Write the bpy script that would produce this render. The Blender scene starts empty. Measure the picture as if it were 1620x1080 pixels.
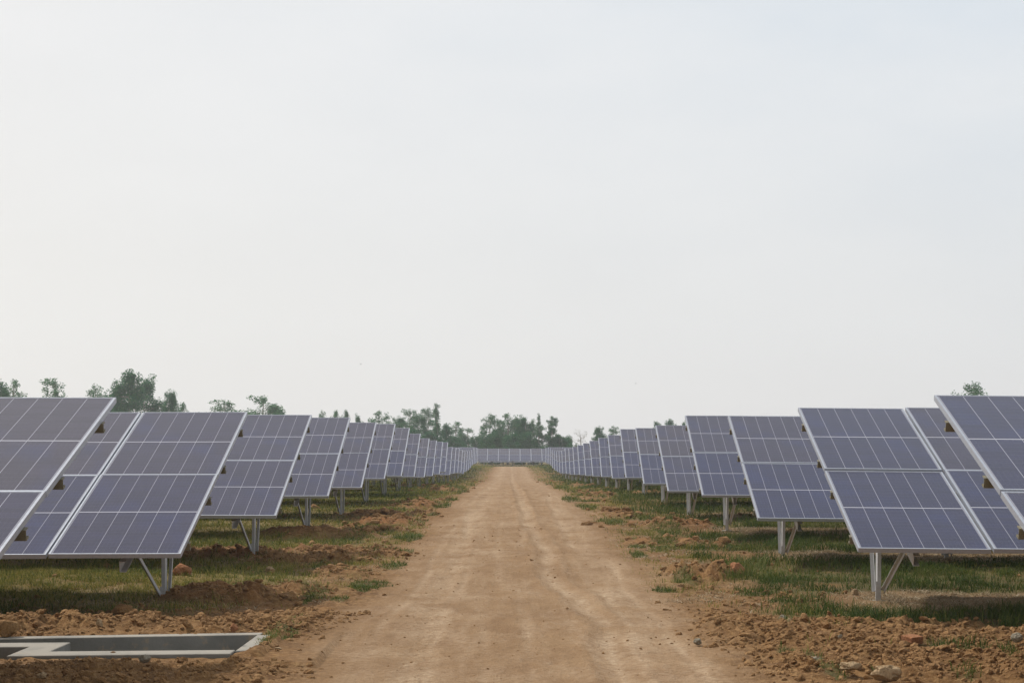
import bpy, bmesh, math, random
import numpy as np
from mathutils import Vector, Matrix, noise as mnoise

random.seed(11)
rng = np.random.default_rng(7)
C = bpy.context.scene.collection
scene = bpy.context.scene
rad = math.radians

F = 3000.0          # focal length in pixels of the 1620-wide photograph
VX, HY = 807.5, 715.0   # where the road vanishes, where the horizon lies

# ------------------------------------------------------------------ helpers
def tag(o, label=None, cat=None, group=None, kind=None):
    if label: o['label'] = label
    if cat: o['category'] = cat
    if group: o['group'] = group
    if kind: o['kind'] = kind
    return o

def link(o, parent=None):
    C.objects.link(o)
    if parent is not None: o.parent = parent
    return o

def empty(name, loc, rot=(0, 0, 0)):
    o = bpy.data.objects.new(name, None)
    o.empty_display_size = 0.2
    o.location = loc; o.rotation_euler = rot
    return link(o)

def np_mesh(name, V, tris=None, quads=None, mat=None, smooth=False, attrs=None):
    V = np.asarray(V, dtype=np.float32)
    me = bpy.data.meshes.new(name)
    parts, sizes = [], []
    if quads is not None and len(quads):
        parts.append(np.asarray(quads, dtype=np.int32).ravel()); sizes.append(np.full(len(quads), 4, np.int32))
    if tris is not None and len(tris):
        parts.append(np.asarray(tris, dtype=np.int32).ravel()); sizes.append(np.full(len(tris), 3, np.int32))
    loops = np.concatenate(parts); sz = np.concatenate(sizes)
    starts = np.concatenate([[0], np.cumsum(sz)[:-1]]).astype(np.int32)
    me.vertices.add(len(V)); me.vertices.foreach_set('co', V.ravel())
    me.loops.add(len(loops)); me.loops.foreach_set('vertex_index', loops)
    me.polygons.add(len(sz)); me.polygons.foreach_set('loop_start', starts)
    me.polygons.foreach_set('loop_total', sz)
    me.polygons.foreach_set('use_smooth', np.full(len(sz), smooth, dtype=bool))
    if attrs:
        for k, a in attrs.items():
            at = me.attributes.new(k, 'FLOAT', 'POINT')
            at.data.foreach_set('value', np.asarray(a, dtype=np.float32).ravel())
    me.update(calc_edges=True)
    if mat: me.materials.append(mat)
    return me

def obj(name, me, parent=None, loc=(0, 0, 0), rot=(0, 0, 0)):
    o = bpy.data.objects.new(name, me)
    o.location = loc; o.rotation_euler = rot
    return link(o, parent)

class MB:
    def __init__(s): s.v = []; s.f = []
    def box(s, a, b):
        x0, y0, z0 = a; x1, y1, z1 = b; n = len(s.v)
        s.v += [(x0,y0,z0),(x1,y0,z0),(x1,y1,z0),(x0,y1,z0),(x0,y0,z1),(x1,y0,z1),(x1,y1,z1),(x0,y1,z1)]
        s.f += [tuple(n+i for i in q) for q in ((0,3,2,1),(4,5,6,7),(0,1,5,4),(1,2,6,5),(2,3,7,6),(3,0,4,7))]
        return s
    def extrude(s, prof, p0, p1, xa, ya):
        """sweep a closed 2D profile from p0 to p1; xa, ya are the profile's axes"""
        p0 = Vector(p0); p1 = Vector(p1); xa = Vector(xa); ya = Vector(ya); n = len(s.v); k = len(prof)
        for p in (p0, p1):
            for (a, b) in prof: s.v.append(tuple(p + xa*a + ya*b))
        for i in range(k):
            j = (i+1) % k
            s.f.append((n+i, n+j, n+k+j, n+k+i))
        s.f.append(tuple(n+i for i in reversed(range(k)))); s.f.append(tuple(n+k+i for i in range(k)))
        return s
    def mesh(s, name, mat, bevel=0.0, recalc=True):
        me = bpy.data.meshes.new(name); me.from_pydata(s.v, [], s.f); me.update()
        bm = bmesh.new(); bm.from_mesh(me)
        if recalc: bmesh.ops.recalc_face_normals(bm, faces=bm.faces)
        if bevel: bmesh.ops.bevel(bm, geom=bm.edges[:], offset=bevel, segments=1, affect='EDGES', clamp_overlap=True)
        bm.to_mesh(me); bm.free()
        me.materials.append(mat)
        return me

def c_prof(w, d, t=0.006):
    # channel section: web on -x side, flanges pointing +x;  w along x, d along y
    return [(-w/2,-d/2),(w/2,-d/2),(w/2,-d/2+t),(-w/2+t,-d/2+t),(-w/2+t,d/2-t),(w/2,d/2-t),(w/2,d/2),(-w/2,d/2)]

# ------------------------------------------------------------------ numeric noise
def _h(ix, iy, seed):
    n = (ix.astype(np.int64)*374761393 + iy.astype(np.int64)*668265263 + seed*982451653) & 0xffffffff
    n = ((n ^ (n >> 13)) * 1274126177) & 0xffffffff
    n = ((n ^ (n >> 16)) * 2246822519) & 0xffffffff
    n = n ^ (n >> 13)
    return (n & 0xffffff).astype(np.float64) / 0x7fffff - 1.0
def vn(x, y, s=1.0, seed=0):
    x = np.asarray(x, float)/s; y = np.asarray(y, float)/s
    # rotate the lattice so that it never lines up with the road
    a = 0.61 + seed*0.37; x, y = x*math.cos(a)-y*math.sin(a), x*math.sin(a)+y*math.cos(a)
    ix = np.floor(x); iy = np.floor(y); fx = x-ix; fy = y-iy
    fx = fx*fx*(3-2*fx); fy = fy*fy*(3-2*fy)
    a00 = _h(ix, iy, seed); a10 = _h(ix+1, iy, seed); a01 = _h(ix, iy+1, seed); a11 = _h(ix+1, iy+1, seed)
    return (a00*(1-fx)+a10*fx)*(1-fy) + (a01*(1-fx)+a11*fx)*fy
def fbm(x, y, s, seed, oct=4, g=0.5):
    r = 0; a = 1; t = 0
    for i in range(oct):
        r = r + a*vn(x, y, s/(2**i), seed+i*17); t += a; a *= g
    return r/t
def ss(a, b, x):
    t = np.clip((np.asarray(x, float)-a)/(b-a), 0, 1); return t*t*(3-2*t)

# ------------------------------------------------------------------ terrain
TL_ZB = [-.793,-.770,-.673,-.598,-.594,-.528,-.544,-.633,-.717,-.756,-.770,-.751,-.929,-.941,-.976,-1.04,-1.137,-1.09,-1.07,-.99,-.86,-.80,-.80,-.80]
TR_ZB = [-.785,-.719,-.695,-.582,-.649,-.621,-.579,-.67,-.71,-.766,-.82,-.865,-.921,-.984,-1.018,-1.069,-1.113,-1.10,-1.07,-.99,-.86,-.80,-.80,-.80]
PITCH = 5.83
YB = [8.52 + PITCH*i for i in range(len(TL_ZB))]
_gy = [-700, 0, 12, 16.8, 22.6, 28.4, 34.2, 40, 46, 52, 58, 65, 75, 86, 95, 104, 112, 122, 133, 150, 180, 230, 700]
_gz = [-1.3,-1.3,-1.30,-1.30,-1.24,-1.18,-1.12,-1.06,-1.03,-1.06,-1.13,-1.19,-1.27,-1.38,-1.46,-1.54,-1.54,-1.42,-1.30,-1.26,-1.30,-1.35,-1.4]
def gbase(Y):
    a = np.interp(Y, _gy, _gz)
    for d in (1.5, 3.0): a = a + np.interp(Y-d, _gy, _gz) + np.interp(Y+d, _gy, _gz)
    return a/5
ROAD_L, ROAD_R = -1.13, 1.27
# heaps of loose soil: x, y, rx, ry, height
PITCH = 5.83
HEAPS = [(-3.6,13.62,2.0,.48,.11),(-1.9,13.55,.75,.42,.08),(-2.75,14.1,.5,.25,.05),
         (-2.6,11.05,1.1,.42,.05),(-1.75,11.2,.5,.3,.04),
         (2.3,12.9,1.1,.75,.07),(3.4,13.3,1.0,.6,.07),(2.9,11.7,1.2,.6,.05),(1.75,13.9,.4,.5,.05),
         (-2.55,16.9,.5,.45,.12),(-2.0,17.6,.35,.5,.06),
         (-2.3,22.0,.6,.6,.08),(-2.9,26.6,.8,.5,.15),(-3.7,22.9,.9,.5,.10),(-1.75,20.0,.35,.6,.06),
         (3.2,11.2,1.2,.5,.05),(1.9,11.4,.5,.6,.04),(2.6,14.2,.9,.3,.05),(-1.6,14.6,.5,.5,.05),(1.9,19.6,.3,.6,.10),(2.2,25.5,.5,.9,.08),(2.6,29.5,.5,.8,.09),(-2.1,31.5,.5,1.2,.08),
         (1.9,34,.4,1.2,.07),(-1.9,38,.4,1.5,.09),(-1.8,52,.4,2.0,.10),(2.1,46,.4,2,.08)]
for _ in range(30):
    sgn = random.choice((-1, 1)); yy = 10.92 + PITCH*random.randint(2, 19) + random.gauss(0, .7)
    HEAPS.append((sgn*random.uniform(1.7, 3.6), yy, random.uniform(.3,.8), random.uniform(.3,.7), random.uniform(.03,.09)))
# concrete channel: outer/inner outlines as half planes, all in world metres
TRZ = -1.25
def in_trench(X, Y, grow=0.0):
    yf = 12.71 + (X+3.47)*0.178          # inner edge of the far wall
    yn = 11.93 + (X+2.9)*0.08            # inner edge of the near wall
    main = (X < -1.74+grow) & (X > -2.92-grow) & (Y < yf+grow) & (Y > yn-grow)
    left = (X <= -2.9+grow) & (X > -9) & (Y < yf+grow) & (Y > 12.50+(X+2.9)*.08-grow)
    pit = (X < -3.10+grow) & (X > -9) & (Y < 12.20+(X+3.1)*.08+grow) & (Y > 11.72-grow)
    return main | left, pit

def heap_field(X, Y):
    h = np.zeros_like(X); m = np.zeros_like(X)
    for (cx, cy, rx, ry, hh) in HEAPS:
        sel = (np.abs(X-cx) < rx*1.9) & (np.abs(Y-cy) < ry*1.9)
        if not sel.any(): continue
        x = X[sel]; y = Y[sel]
        d = ((x-cx)/rx)**2 + ((y-cy)/ry)**2 + 0.7*vn(x, y, min(rx, ry)*.7, 5)
        g = 1-ss(0.0, 1.9, d)
        h[sel] = np.maximum(h[sel], hh*g); m[sel] = np.maximum(m[sel], g)
    return h, m

def road_mask(X, Y):
    wob = .16*vn(X*0+3, Y, 3.1, 21) + .12*fbm(X, Y, .9, 31, 3) + .05*vn(X, Y, .15, 44)
    return (1-ss(168, 171.5, Y))*ss(ROAD_L-.40, ROAD_L+.25, X+wob) * (1-ss(ROAD_R-.22, ROAD_R+.48, X+wob*1.1))

def table_phase(Y):
    """0..1 under a table row, 1..1.54 in the gap behind it"""
    return np.mod(Y-8.52, PITCH)/3.79

def ground_z(X, Y, fine=True):
    X = np.asarray(X, float); Y = np.asarray(Y, float)
    shp = X.shape; X = X.ravel(); Y = Y.ravel()
    z = gbase(Y)
    hz, hm = heap_field(X, Y)
    rd = road_mask(X, Y)
    near = 1-ss(60, 140, Y)
    z = z + hz*(1-rd) + .03*vn(X, Y, 2.3, 3)*near
    if fine:
        verge = (1-rd)*ss(0.9, 1.5, np.abs(X-.06))*(1-.6*ss(2.4, 3.4, np.abs(X)))
        rough = np.clip(.28*verge + .95*hm*(1-rd) + .12*(1-rd), 0, 1)*near
        zone = np.maximum(ss(1.25, 1.7, X+.3*vn(X, Y, .6, 411))*(1-ss(14.0, 14.8, Y)), ss(-1.15, -1.6, X+.3*vn(X, Y, .6, 412))*(1-ss(15.2, 16.5, Y)))
        rough = np.maximum(rough, .62*zone)
        patch = ss(-.2, .45, fbm(X, Y, 1.1, 77, 3))
        rough = rough*(.45+.75*patch)
        n1 = 1-np.abs(vn(X, Y, .23, 51))*2; n2 = 1-np.abs(vn(X, Y, .11, 52))*2; n3 = 1-np.abs(vn(X, Y, .055, 53))*2 + .5*vn(X, Y, .03, 54)
        lump = -(.030*n1 + .020*n2 + .012*n3)
        z = z + rough*lump*1.4
        # road: shallow ruts and the two wandering wheel tracks
        t1 = np.exp(-((X-track(Y, 0))/.10)**2); t2 = np.exp(-((X-track(Y, 1))/.13)**2)
        t3 = np.exp(-((X-track(Y, 2))/.16)**2)
        lug = np.sin(Y*2*math.pi/.16 + X*9)
        for k_, (x0_, w_, a_) in enumerate([(-.92,.035,.6),(-.70,.05,.8),(-.46,.03,.6),(-.20,.03,.45),(.16,.035,.5),(.40,.03,.6),(.84,.05,.8),(1.08,.035,.6)]):
            c_ = x0_ + .13*vn(X*0+k_, Y, 7.0, 30+k_) + .03*vn(X*0+k_, Y, 1.5, 50+k_)
            z = z - rd*near*.007*a_*np.exp(-((X-c_)/w_)**2)*ss(-.35, .25, vn(X*0+k_, Y, 3.5, 70+k_)) + rd*near*.004*a_*np.exp(-((np.abs(X-c_)-2*w_)/(w_*.7))**2)
        z = z + rd*near*(-.016*t1 - .012*t2*(1+.35*lug) - .008*t3 + .004*fbm(X, Y*.45, .35, 61, 4) + .0045*vn(X, Y, .12, 64) + .0038*vn(X, Y, .06, 62) + .006*vn(X, Y*.3, .5, 63))
        z = z + rd*near*.010*np.exp(-((np.abs(X-track(Y, 0))-.16)/.05)**2)
    a, b = in_trench(X, Y, .06)
    z = np.where(a, TRZ-.62, z)
    z = np.where(b & ~a, TRZ-.22, z)
    # soil lies level with or below the rim round the channel
    a2, b2 = in_trench(X, Y, .24)
    rim = (a2 | b2) & ~a & ~b
    z = np.where(rim, np.minimum(z, TRZ-.012), z)
    e0, f0 = in_trench(X, Y, .17); e1, f1 = in_trench(X, Y, .55)
    bank = (e1 | f1) & ~a & ~b & ~(e0 | f0)
    low = bank & (z < TRZ-.01) & ((X > -1.9) | (Y < 12.3))
    z = np.where(low, .25*z+.75*(TRZ-.012), z)
    z = np.where((e0 | f0) & ~a & ~b & ((X > -1.9) | (Y < 12.3)), TRZ-.015+.014*vn(X, Y, .08, 88)+.012*vn(X, Y, .2, 89)+.025*ss(-1.68, -1.62, X), z)
    return z.reshape(shp)

def track(Y, k):
    Y = np.asarray(Y, float)
    if k == 0: return np.interp(Y, [0,10.7,12,13.7,16.5,20,24,30,45,90], [.66,.66,.67,.72,.60,.40,.46,.30,.22,.1]) + .03*vn(Y*0, Y, 1.3, 8)
    if k == 1: return -.58 + .10*vn(Y*0, Y, 6.0, 9)
    return 0.98 + .12*vn(Y*0+5, Y, 7.0, 10)

PATCHES_PX = [(450,1010,26,8,1),(392,1028,34,8,1),(415,1018,30,6,1),(470,990,22,8,.7),(575,921,26,7,1),(622,893,22,5,.8),(650,850,20,4,1),(500,935,26,8,.8),(487,945,7,12,1),
    (1012,879,14,4,1),(1050,929,20,5,.7),(968,826,22,4,1),(1050,861,26,5,.8),(1247,994,14,7,.8),(1243,1037,14,8,.8),(1293,1053,14,10,1),
    (1322,1070,22,10,1),(1490,1034,28,9,1),(1540,1031,20,7,.9),(1530,1073,30,7,.8),(1391,1073,14,5,.9),(1190,934,32,6,.9),(1275,948,60,8,.6),(1600,1045,14,6,.6),(1210,965,30,5,.4),
    (545,858,30,5,.8),(600,870,24,5,.7),(1060,840,30,5,.7),(1110,880,28,5,.6),(700,800,16,3,.8),(720,775,16,3,.8),(905,790,16,3,.8),(930,803,18,3,.8),(890,772,12,2.5,.8),(660,825,16,4,.6)]
def px_ground(x, y):
    Y = 3000*1.3/max(y-HY, 5)
    for _ in range(12):
        Y = .5*Y + .5*(-float(gbase(np.array(Y)))*F/(y-HY))
    return (x-VX)*Y/F, Y
PATCHES = []
for (x, y, rx, ry, d) in PATCHES_PX:
    X, Y = px_ground(x, y)
    PATCHES.append((X, Y, rx*Y/F, ry*Y*Y/(F*1.25), d))

for _ in range(90):
    sg = random.choice((-1, 1)); Y = random.uniform(16, 75); X = sg*random.uniform(1.35, 2.4)+.1
    PATCHES.append((X, Y, random.uniform(.08, .24), random.uniform(.2, .6), random.uniform(.6, 1)))
def patch_field(X, Y):
    m = np.zeros_like(X)
    for (cx, cy, rx, ry, d) in PATCHES:
        sel = (np.abs(X-cx) < rx*1.6) & (np.abs(Y-cy) < ry*1.6)
        if not sel.any(): continue
        x = X[sel]; y = Y[sel]
        q = ((x-cx)/rx)**2 + ((y-cy)/ry)**2 + .6*vn(x, y, .22, 15)
        m[sel] = np.maximum(m[sel], d*(1-ss(.35, 1.2, q)))
    return m

def grass_fields(X, Y):
    """green tall, yellow-green short, straw: three densities"""
    X = np.asarray(X, float); Y = np.asarray(Y, float)
    shp = X.shape; X = X.ravel(); Y = Y.ravel()
    rd = road_mask(X, Y); _, hm = heap_field(X, Y)
    ax = np.abs(X); ph = table_phase(Y)
    n = fbm(X, Y, 1.3, 91, 4); n2 = fbm(X, Y, .5, 95, 3)
    d = np.abs(np.mod(Y-8.52-2.4+PITCH/2+.3*n, PITCH)-PITCH/2)      # distance from the line of posts
    strip = 1-ss(.65, 1.15, d+.35*n2)
    inner = ss(2.1, 2.7, ax + .5*n)
    far = ss(26, 48, Y)
    strip = strip*(1-.75*far)
    left = X < 0
    low = ss(-.75, -.15, n)
    green = np.where(left, inner*(1-.6*strip*ss(-3.6,-2.9,X))*(.32+.30*n+.40*far)*ss(14.2, 15.2, Y), inner*(1-strip)*low*1.1*ss(13.7, 14.4, Y+.35*n))
    green = np.maximum(green, far*inner*(.8+.3*n)*ss(-.7, -.1, n))
    green = np.maximum(green, ss(165, 170, Y)*.9)
    vz = ss(1.2, 1.7, ax+.35*n)*(1-inner)
    verge = vz*ss(-.2, .4, n2+.3*far+.25*n)*.85*ss(14.5, 22, Y)
    verge = np.maximum(verge, far*ss(1.5, 1.9, ax+.3*n)*ss(-.25, .3, n2)*.9)
    yel = np.where(left, ss(1.9, 2.5, ax+.6*n)*(1-.75*strip*ss(-3.6,-2.9,X))*ss(14.8, 16.5, Y)*low*.9, inner*(1-strip)*.4*ss(-.2, .4, n))
    straw = np.where(left, inner*strip*.25, ss(2.7, 3.5, ax+.5*n)*strip*ss(15, 15.6, Y)*(1-.6*far))
    straw = np.maximum(straw, vz*.35*ss(-.1, .4, -n2)*ss(14, 18, Y))
    green = np.maximum(green, verge*.45*ss(-.3, .3, -n))
    k = (1-rd)*(1-np.clip(hm*1.25, 0, 1))
    a, b = in_trench(X, Y, .18); k = np.where(a | b, 0, k)
    pf = patch_field(X, Y)
    pf = np.where(a | b, 0, pf)
    green = np.maximum(np.clip(green, 0, 1)*k, pf*.9)
    return [np.clip(q, 0, 1).reshape(shp) for q in (green, np.maximum(yel, verge*.8)*k, straw*k)]

# ------------------------------------------------------------------ materials
def new_mat(name):
    m = bpy.data.materials.new(name); m.use_nodes = True
    nt = m.node_tree; nt.nodes.clear()
    out = nt.nodes.new('ShaderNodeOutputMaterial'); b = nt.nodes.new('ShaderNodeBsdfPrincipled')
    nt.links.new(b.outputs[0], out.inputs[0])
    return m, nt, b, out
def nd(nt, t, **kw):
    n = nt.nodes.new(t)
    for k, v in kw.items(): setattr(n, k, v)
    return n
def mixc(nt, fac, a, b, mode='MIX'):
    n = nt.nodes.new('ShaderNodeMix'); n.data_type = 'RGBA'; n.blend_type = mode
    for s, v in ((n.inputs[0], fac), (n.inputs[6], a), (n.inputs[7], b)):
        if hasattr(v, 'links') or isinstance(v, bpy.types.NodeSocket): nt.links.new(v, s)
        else: s.default_value = v if not isinstance(v, tuple) else (*v[:3], 1)
    return n.outputs[2]
def math_(nt, op, a, b=None, c=None, clamp=False):
    n = nt.nodes.new('ShaderNodeMath'); n.operation = op; n.use_clamp = clamp
    for i, v in enumerate((a, b, c)):
        if v is None: continue
        if isinstance(v, bpy.types.NodeSocket): nt.links.new(v, n.inputs[i])
        else: n.inputs[i].default_value = v
    return n.outputs[0]
def noise_(nt, vec, scale, detail=4, rough=.55, dist=0.0):
    n = nt.nodes.new('ShaderNodeTexNoise'); n.inputs['Scale'].default_value = scale
    n.inputs['Detail'].default_value = detail; n.inputs['Roughness'].default_value = rough
    n.inputs['Distortion'].default_value = dist
    if vec is not None: nt.links.new(vec, n.inputs['Vector'])
    return n.outputs['Fac']
def ramp_(nt, fac, p0, p1, c0=(0,0,0), c1=(1,1,1)):
    n = nt.nodes.new('ShaderNodeValToRGB'); e = n.color_ramp.elements
    e[0].position = p0; e[1].position = p1; e[0].color = (*c0, 1); e[1].color = (*c1, 1)
    nt.links.new(fac, n.inputs[0]); return n.outputs[0]
def bump_(nt, b, h, strength, dist):
    n = nt.nodes.new('ShaderNodeBump'); n.inputs['Strength'].default_value = strength; n.inputs['Distance'].default_value = dist
    nt.links.new(h, n.inputs['Height']); nt.links.new(n.outputs[0], b.inputs['Normal'])
def coords(nt, which='Object', scale=None, loc=None):
    t = nt.nodes.new('ShaderNodeTexCoord'); o = t.outputs[which]
    if scale or loc:
        m = nt.nodes.new('ShaderNodeMapping')
        if scale: m.inputs['Scale'].default_value = scale
        if loc: m.inputs['Location'].default_value = loc
        nt.links.new(o, m.inputs[0]); o = m.outputs[0]
    return o
def attr(nt, name):
    n = nt.nodes.new('ShaderNodeAttribute'); n.attribute_name = name; return n.outputs['Fac']

SOIL_D = (.145,.072,.026); SOIL_M = (.275,.150,.058); SOIL_L = (.40,.245,.110); SOIL_RED = (.27,.105,.036)
def ground_mat():
    m, nt, b, out = new_mat('earth')
    co = coords(nt)
    n_big = noise_(nt, co, .55, 5); n_mid = noise_(nt, co, 3.2, 6, .6); n_fine = noise_(nt, co, 22, 5, .65); n_gr = noise_(nt, co, 90, 3, .6)
    streak = noise_(nt, coords(nt, 'Object', (3.0, .28, 1)), 1.6, 6, .65, .4); cs = coords(nt, 'Object', (1, .38, 1))
    soil = mixc(nt, ramp_(nt, n_mid, .35, .68), SOIL_D, SOIL_M)
    soil = mixc(nt, ramp_(nt, n_fine, .45, .75), soil, SOIL_L)
    red = math_(nt, 'MULTIPLY', attr(nt, 'red'), ramp_(nt, n_mid, .3, .6))
    soil = mixc(nt, red, soil, SOIL_RED)
    # packed road: pale dust lying in patches and along the wheel tracks
    road = mixc(nt, ramp_(nt, noise_(nt, cs, 3.4, 6, .65), .3, .7), (.268,.160,.080), (.360,.232,.124))
    dust = math_(nt, 'ADD', math_(nt, 'MULTIPLY', ramp_(nt, streak, .45, .68), .5), math_(nt, 'MULTIPLY', ramp_(nt, noise_(nt, cs, 2.1, 8, .72, .3), .50, .68), .45))
    dust = math_(nt, 'ADD', dust, math_(nt, 'MULTIPLY', attr(nt, 'pale'), .85), clamp=True)
    road = mixc(nt, math_(nt, 'MULTIPLY', dust, ramp_(nt, n_fine, .25, .6)), road, (.52,.385,.255))
    road = mixc(nt, math_(nt, 'MULTIPLY', ramp_(nt, noise_(nt, co, 46, 4, .7), .58, .68), .6), road, (.17,.095,.045))
    col = mixc(nt, attr(nt, 'road'), soil, road)
    # litter and moss under the grass
    g = math_(nt, 'MULTIPLY', attr(nt, 'green'), ramp_(nt, n_fine, .25, .55))
    col = mixc(nt, math_(nt, 'MULTIPLY', g, .85), col, (.075,.088,.030))
    y = math_(nt, 'MULTIPLY', attr(nt, 'yellow'), ramp_(nt, n_fine, .25, .6))
    col = mixc(nt, math_(nt, 'MULTIPLY', y, .75), col, (.23,.205,.07))
    s = attr(nt, 'straw'); col = mixc(nt, math_(nt, 'MULTIPLY', s, .6), col, (.30,.225,.13))
    grain = mixc(nt, .5, n_gr, n_fine)
    col = mixc(nt, ramp_(nt, grain, .3, .7), mixc(nt, 1.0, col, (.80,.78,.76), 'MULTIPLY'), col)
    col = mixc(nt, ramp_(nt, n_big, .3, .7), mixc(nt, 1.0, col, (.88,.86,.84), 'MULTIPLY'), col)
    nt.links.new(col, b.inputs['Base Color']); b.inputs['Roughness'].default_value = .95
    b.inputs['Specular IOR Level'].default_value = .15
    hh = math_(nt, 'ADD', math_(nt, 'MULTIPLY', n_fine, 1.0), math_(nt, 'MULTIPLY', n_gr, .45))
    bump_(nt, b, hh, .9, .028)
    return m
def clod_mat(name, d, l, sc=14):
    m, nt, b, out = new_mat(name)
    co = coords(nt); n1 = noise_(nt, co, sc, 5, .6); n2 = noise_(nt, co, sc*5, 4, .6)
    geo = nt.nodes.new('ShaderNodeNewGeometry'); oi = nt.nodes.new('ShaderNodeObjectInfo')
    c = mixc(nt, ramp_(nt, n1, .3, .7), d, l)
    c = mixc(nt, math_(nt, 'MULTIPLY', ramp_(nt, n2, .4, .7), .35), c, tuple(min(1, v*1.35) for v in l))
    rnd = geo.outputs['Random Per Island']
    c = mixc(nt, 1.0, c, ramp_(nt, rnd, 0, 1, (.86,.84,.82), (1.10,1.08,1.05)), 'MULTIPLY')
    nt.links.new(c, b.inputs['Base Color']); b.inputs['Roughness'].default_value = .95; b.inputs['Specular IOR Level'].default_value = .15
    bump_(nt, b, math_(nt, 'ADD', n2, noise_(nt, co, sc*2, 4, .7)), .9, .02)
    return m
def blade_mat(name, cols, trans=.25):
    m, nt, b, out = new_mat(name)
    r = nt.nodes.new('ShaderNodeValToRGB'); e = r.color_ramp.elements
    while len(e) < len(cols): e.new(.5)
    for i, c in enumerate(cols): e[i].position = i/(len(cols)-1); e[i].color = (*c, 1)
    nt.links.new(attr(nt, 'tint'), r.inputs[0])
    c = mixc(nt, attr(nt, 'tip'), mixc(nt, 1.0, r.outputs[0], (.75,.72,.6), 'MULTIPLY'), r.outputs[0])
    nt.links.new(c, b.inputs['Base Color']); b.inputs['Roughness'].default_value = .7; b.inputs['Specular IOR Level'].default_value = .2
    tr = nt.nodes.new('ShaderNodeBsdfTranslucent'); nt.links.new(c, tr.inputs[0])
    mx = nt.nodes.new('ShaderNodeMixShader'); mx.inputs[0].default_value = trans
    nt.links.new(b.outputs[0], mx.inputs[1]); nt.links.new(tr.outputs[0], mx.inputs[2]); nt.links.new(mx.outputs[0], out.inputs[0])
    return m
def metal_mat(name, c, rough=.45, met=.55, dirt=(.30,.22,.14), dirt_amt=.25):
    m, nt, b, out = new_mat(name)
    co = coords(nt); n1 = noise_(nt, co, 5, 5, .6); n2 = noise_(nt, co, 40, 3, .6)
    col = mixc(nt, ramp_(nt, n2, .35, .65), tuple(v*.86 for v in c), c)
    col = mixc(nt, math_(nt, 'MULTIPLY', ramp_(nt, n1, .5, .75), dirt_amt), col, dirt)
    nt.links.new(col, b.inputs['Base Color']); b.inputs['Metallic'].default_value = met
    nt.links.new(math_(nt, 'ADD', math_(nt, 'MULTIPLY', n2, .2), rough-.1), b.inputs['Roughness'])
    return m
def concrete_mat():
    m, nt, b, out = new_mat('concrete')
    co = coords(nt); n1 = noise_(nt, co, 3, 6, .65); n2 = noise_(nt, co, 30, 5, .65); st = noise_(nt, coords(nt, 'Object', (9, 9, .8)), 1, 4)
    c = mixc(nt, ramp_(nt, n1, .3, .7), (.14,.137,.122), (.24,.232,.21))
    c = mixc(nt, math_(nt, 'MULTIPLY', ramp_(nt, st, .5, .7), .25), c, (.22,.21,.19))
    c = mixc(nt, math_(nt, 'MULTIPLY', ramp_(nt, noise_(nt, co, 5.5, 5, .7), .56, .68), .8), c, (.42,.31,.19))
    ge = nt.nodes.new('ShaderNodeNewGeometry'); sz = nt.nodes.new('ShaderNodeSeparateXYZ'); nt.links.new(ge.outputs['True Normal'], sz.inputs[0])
    lit_rim = math_(nt, 'MULTIPLY', math_(nt, 'GREATER_THAN', sz.outputs[2], .7), ramp_(nt, n1, .25, .55))   # upward faces paler: sunlit rims against shaded walls painted into the colour
    c = mixc(nt, math_(nt, 'MULTIPLY', lit_rim, .8), c, (.32,.29,.24))
    nt.links.new(c, b.inputs['Base Color']); b.inputs['Roughness'].default_value = .9
    bump_(nt, b, n2, .5, .006)
    return m
MW, MH = 1.0, 1.97   # module width and height
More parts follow.
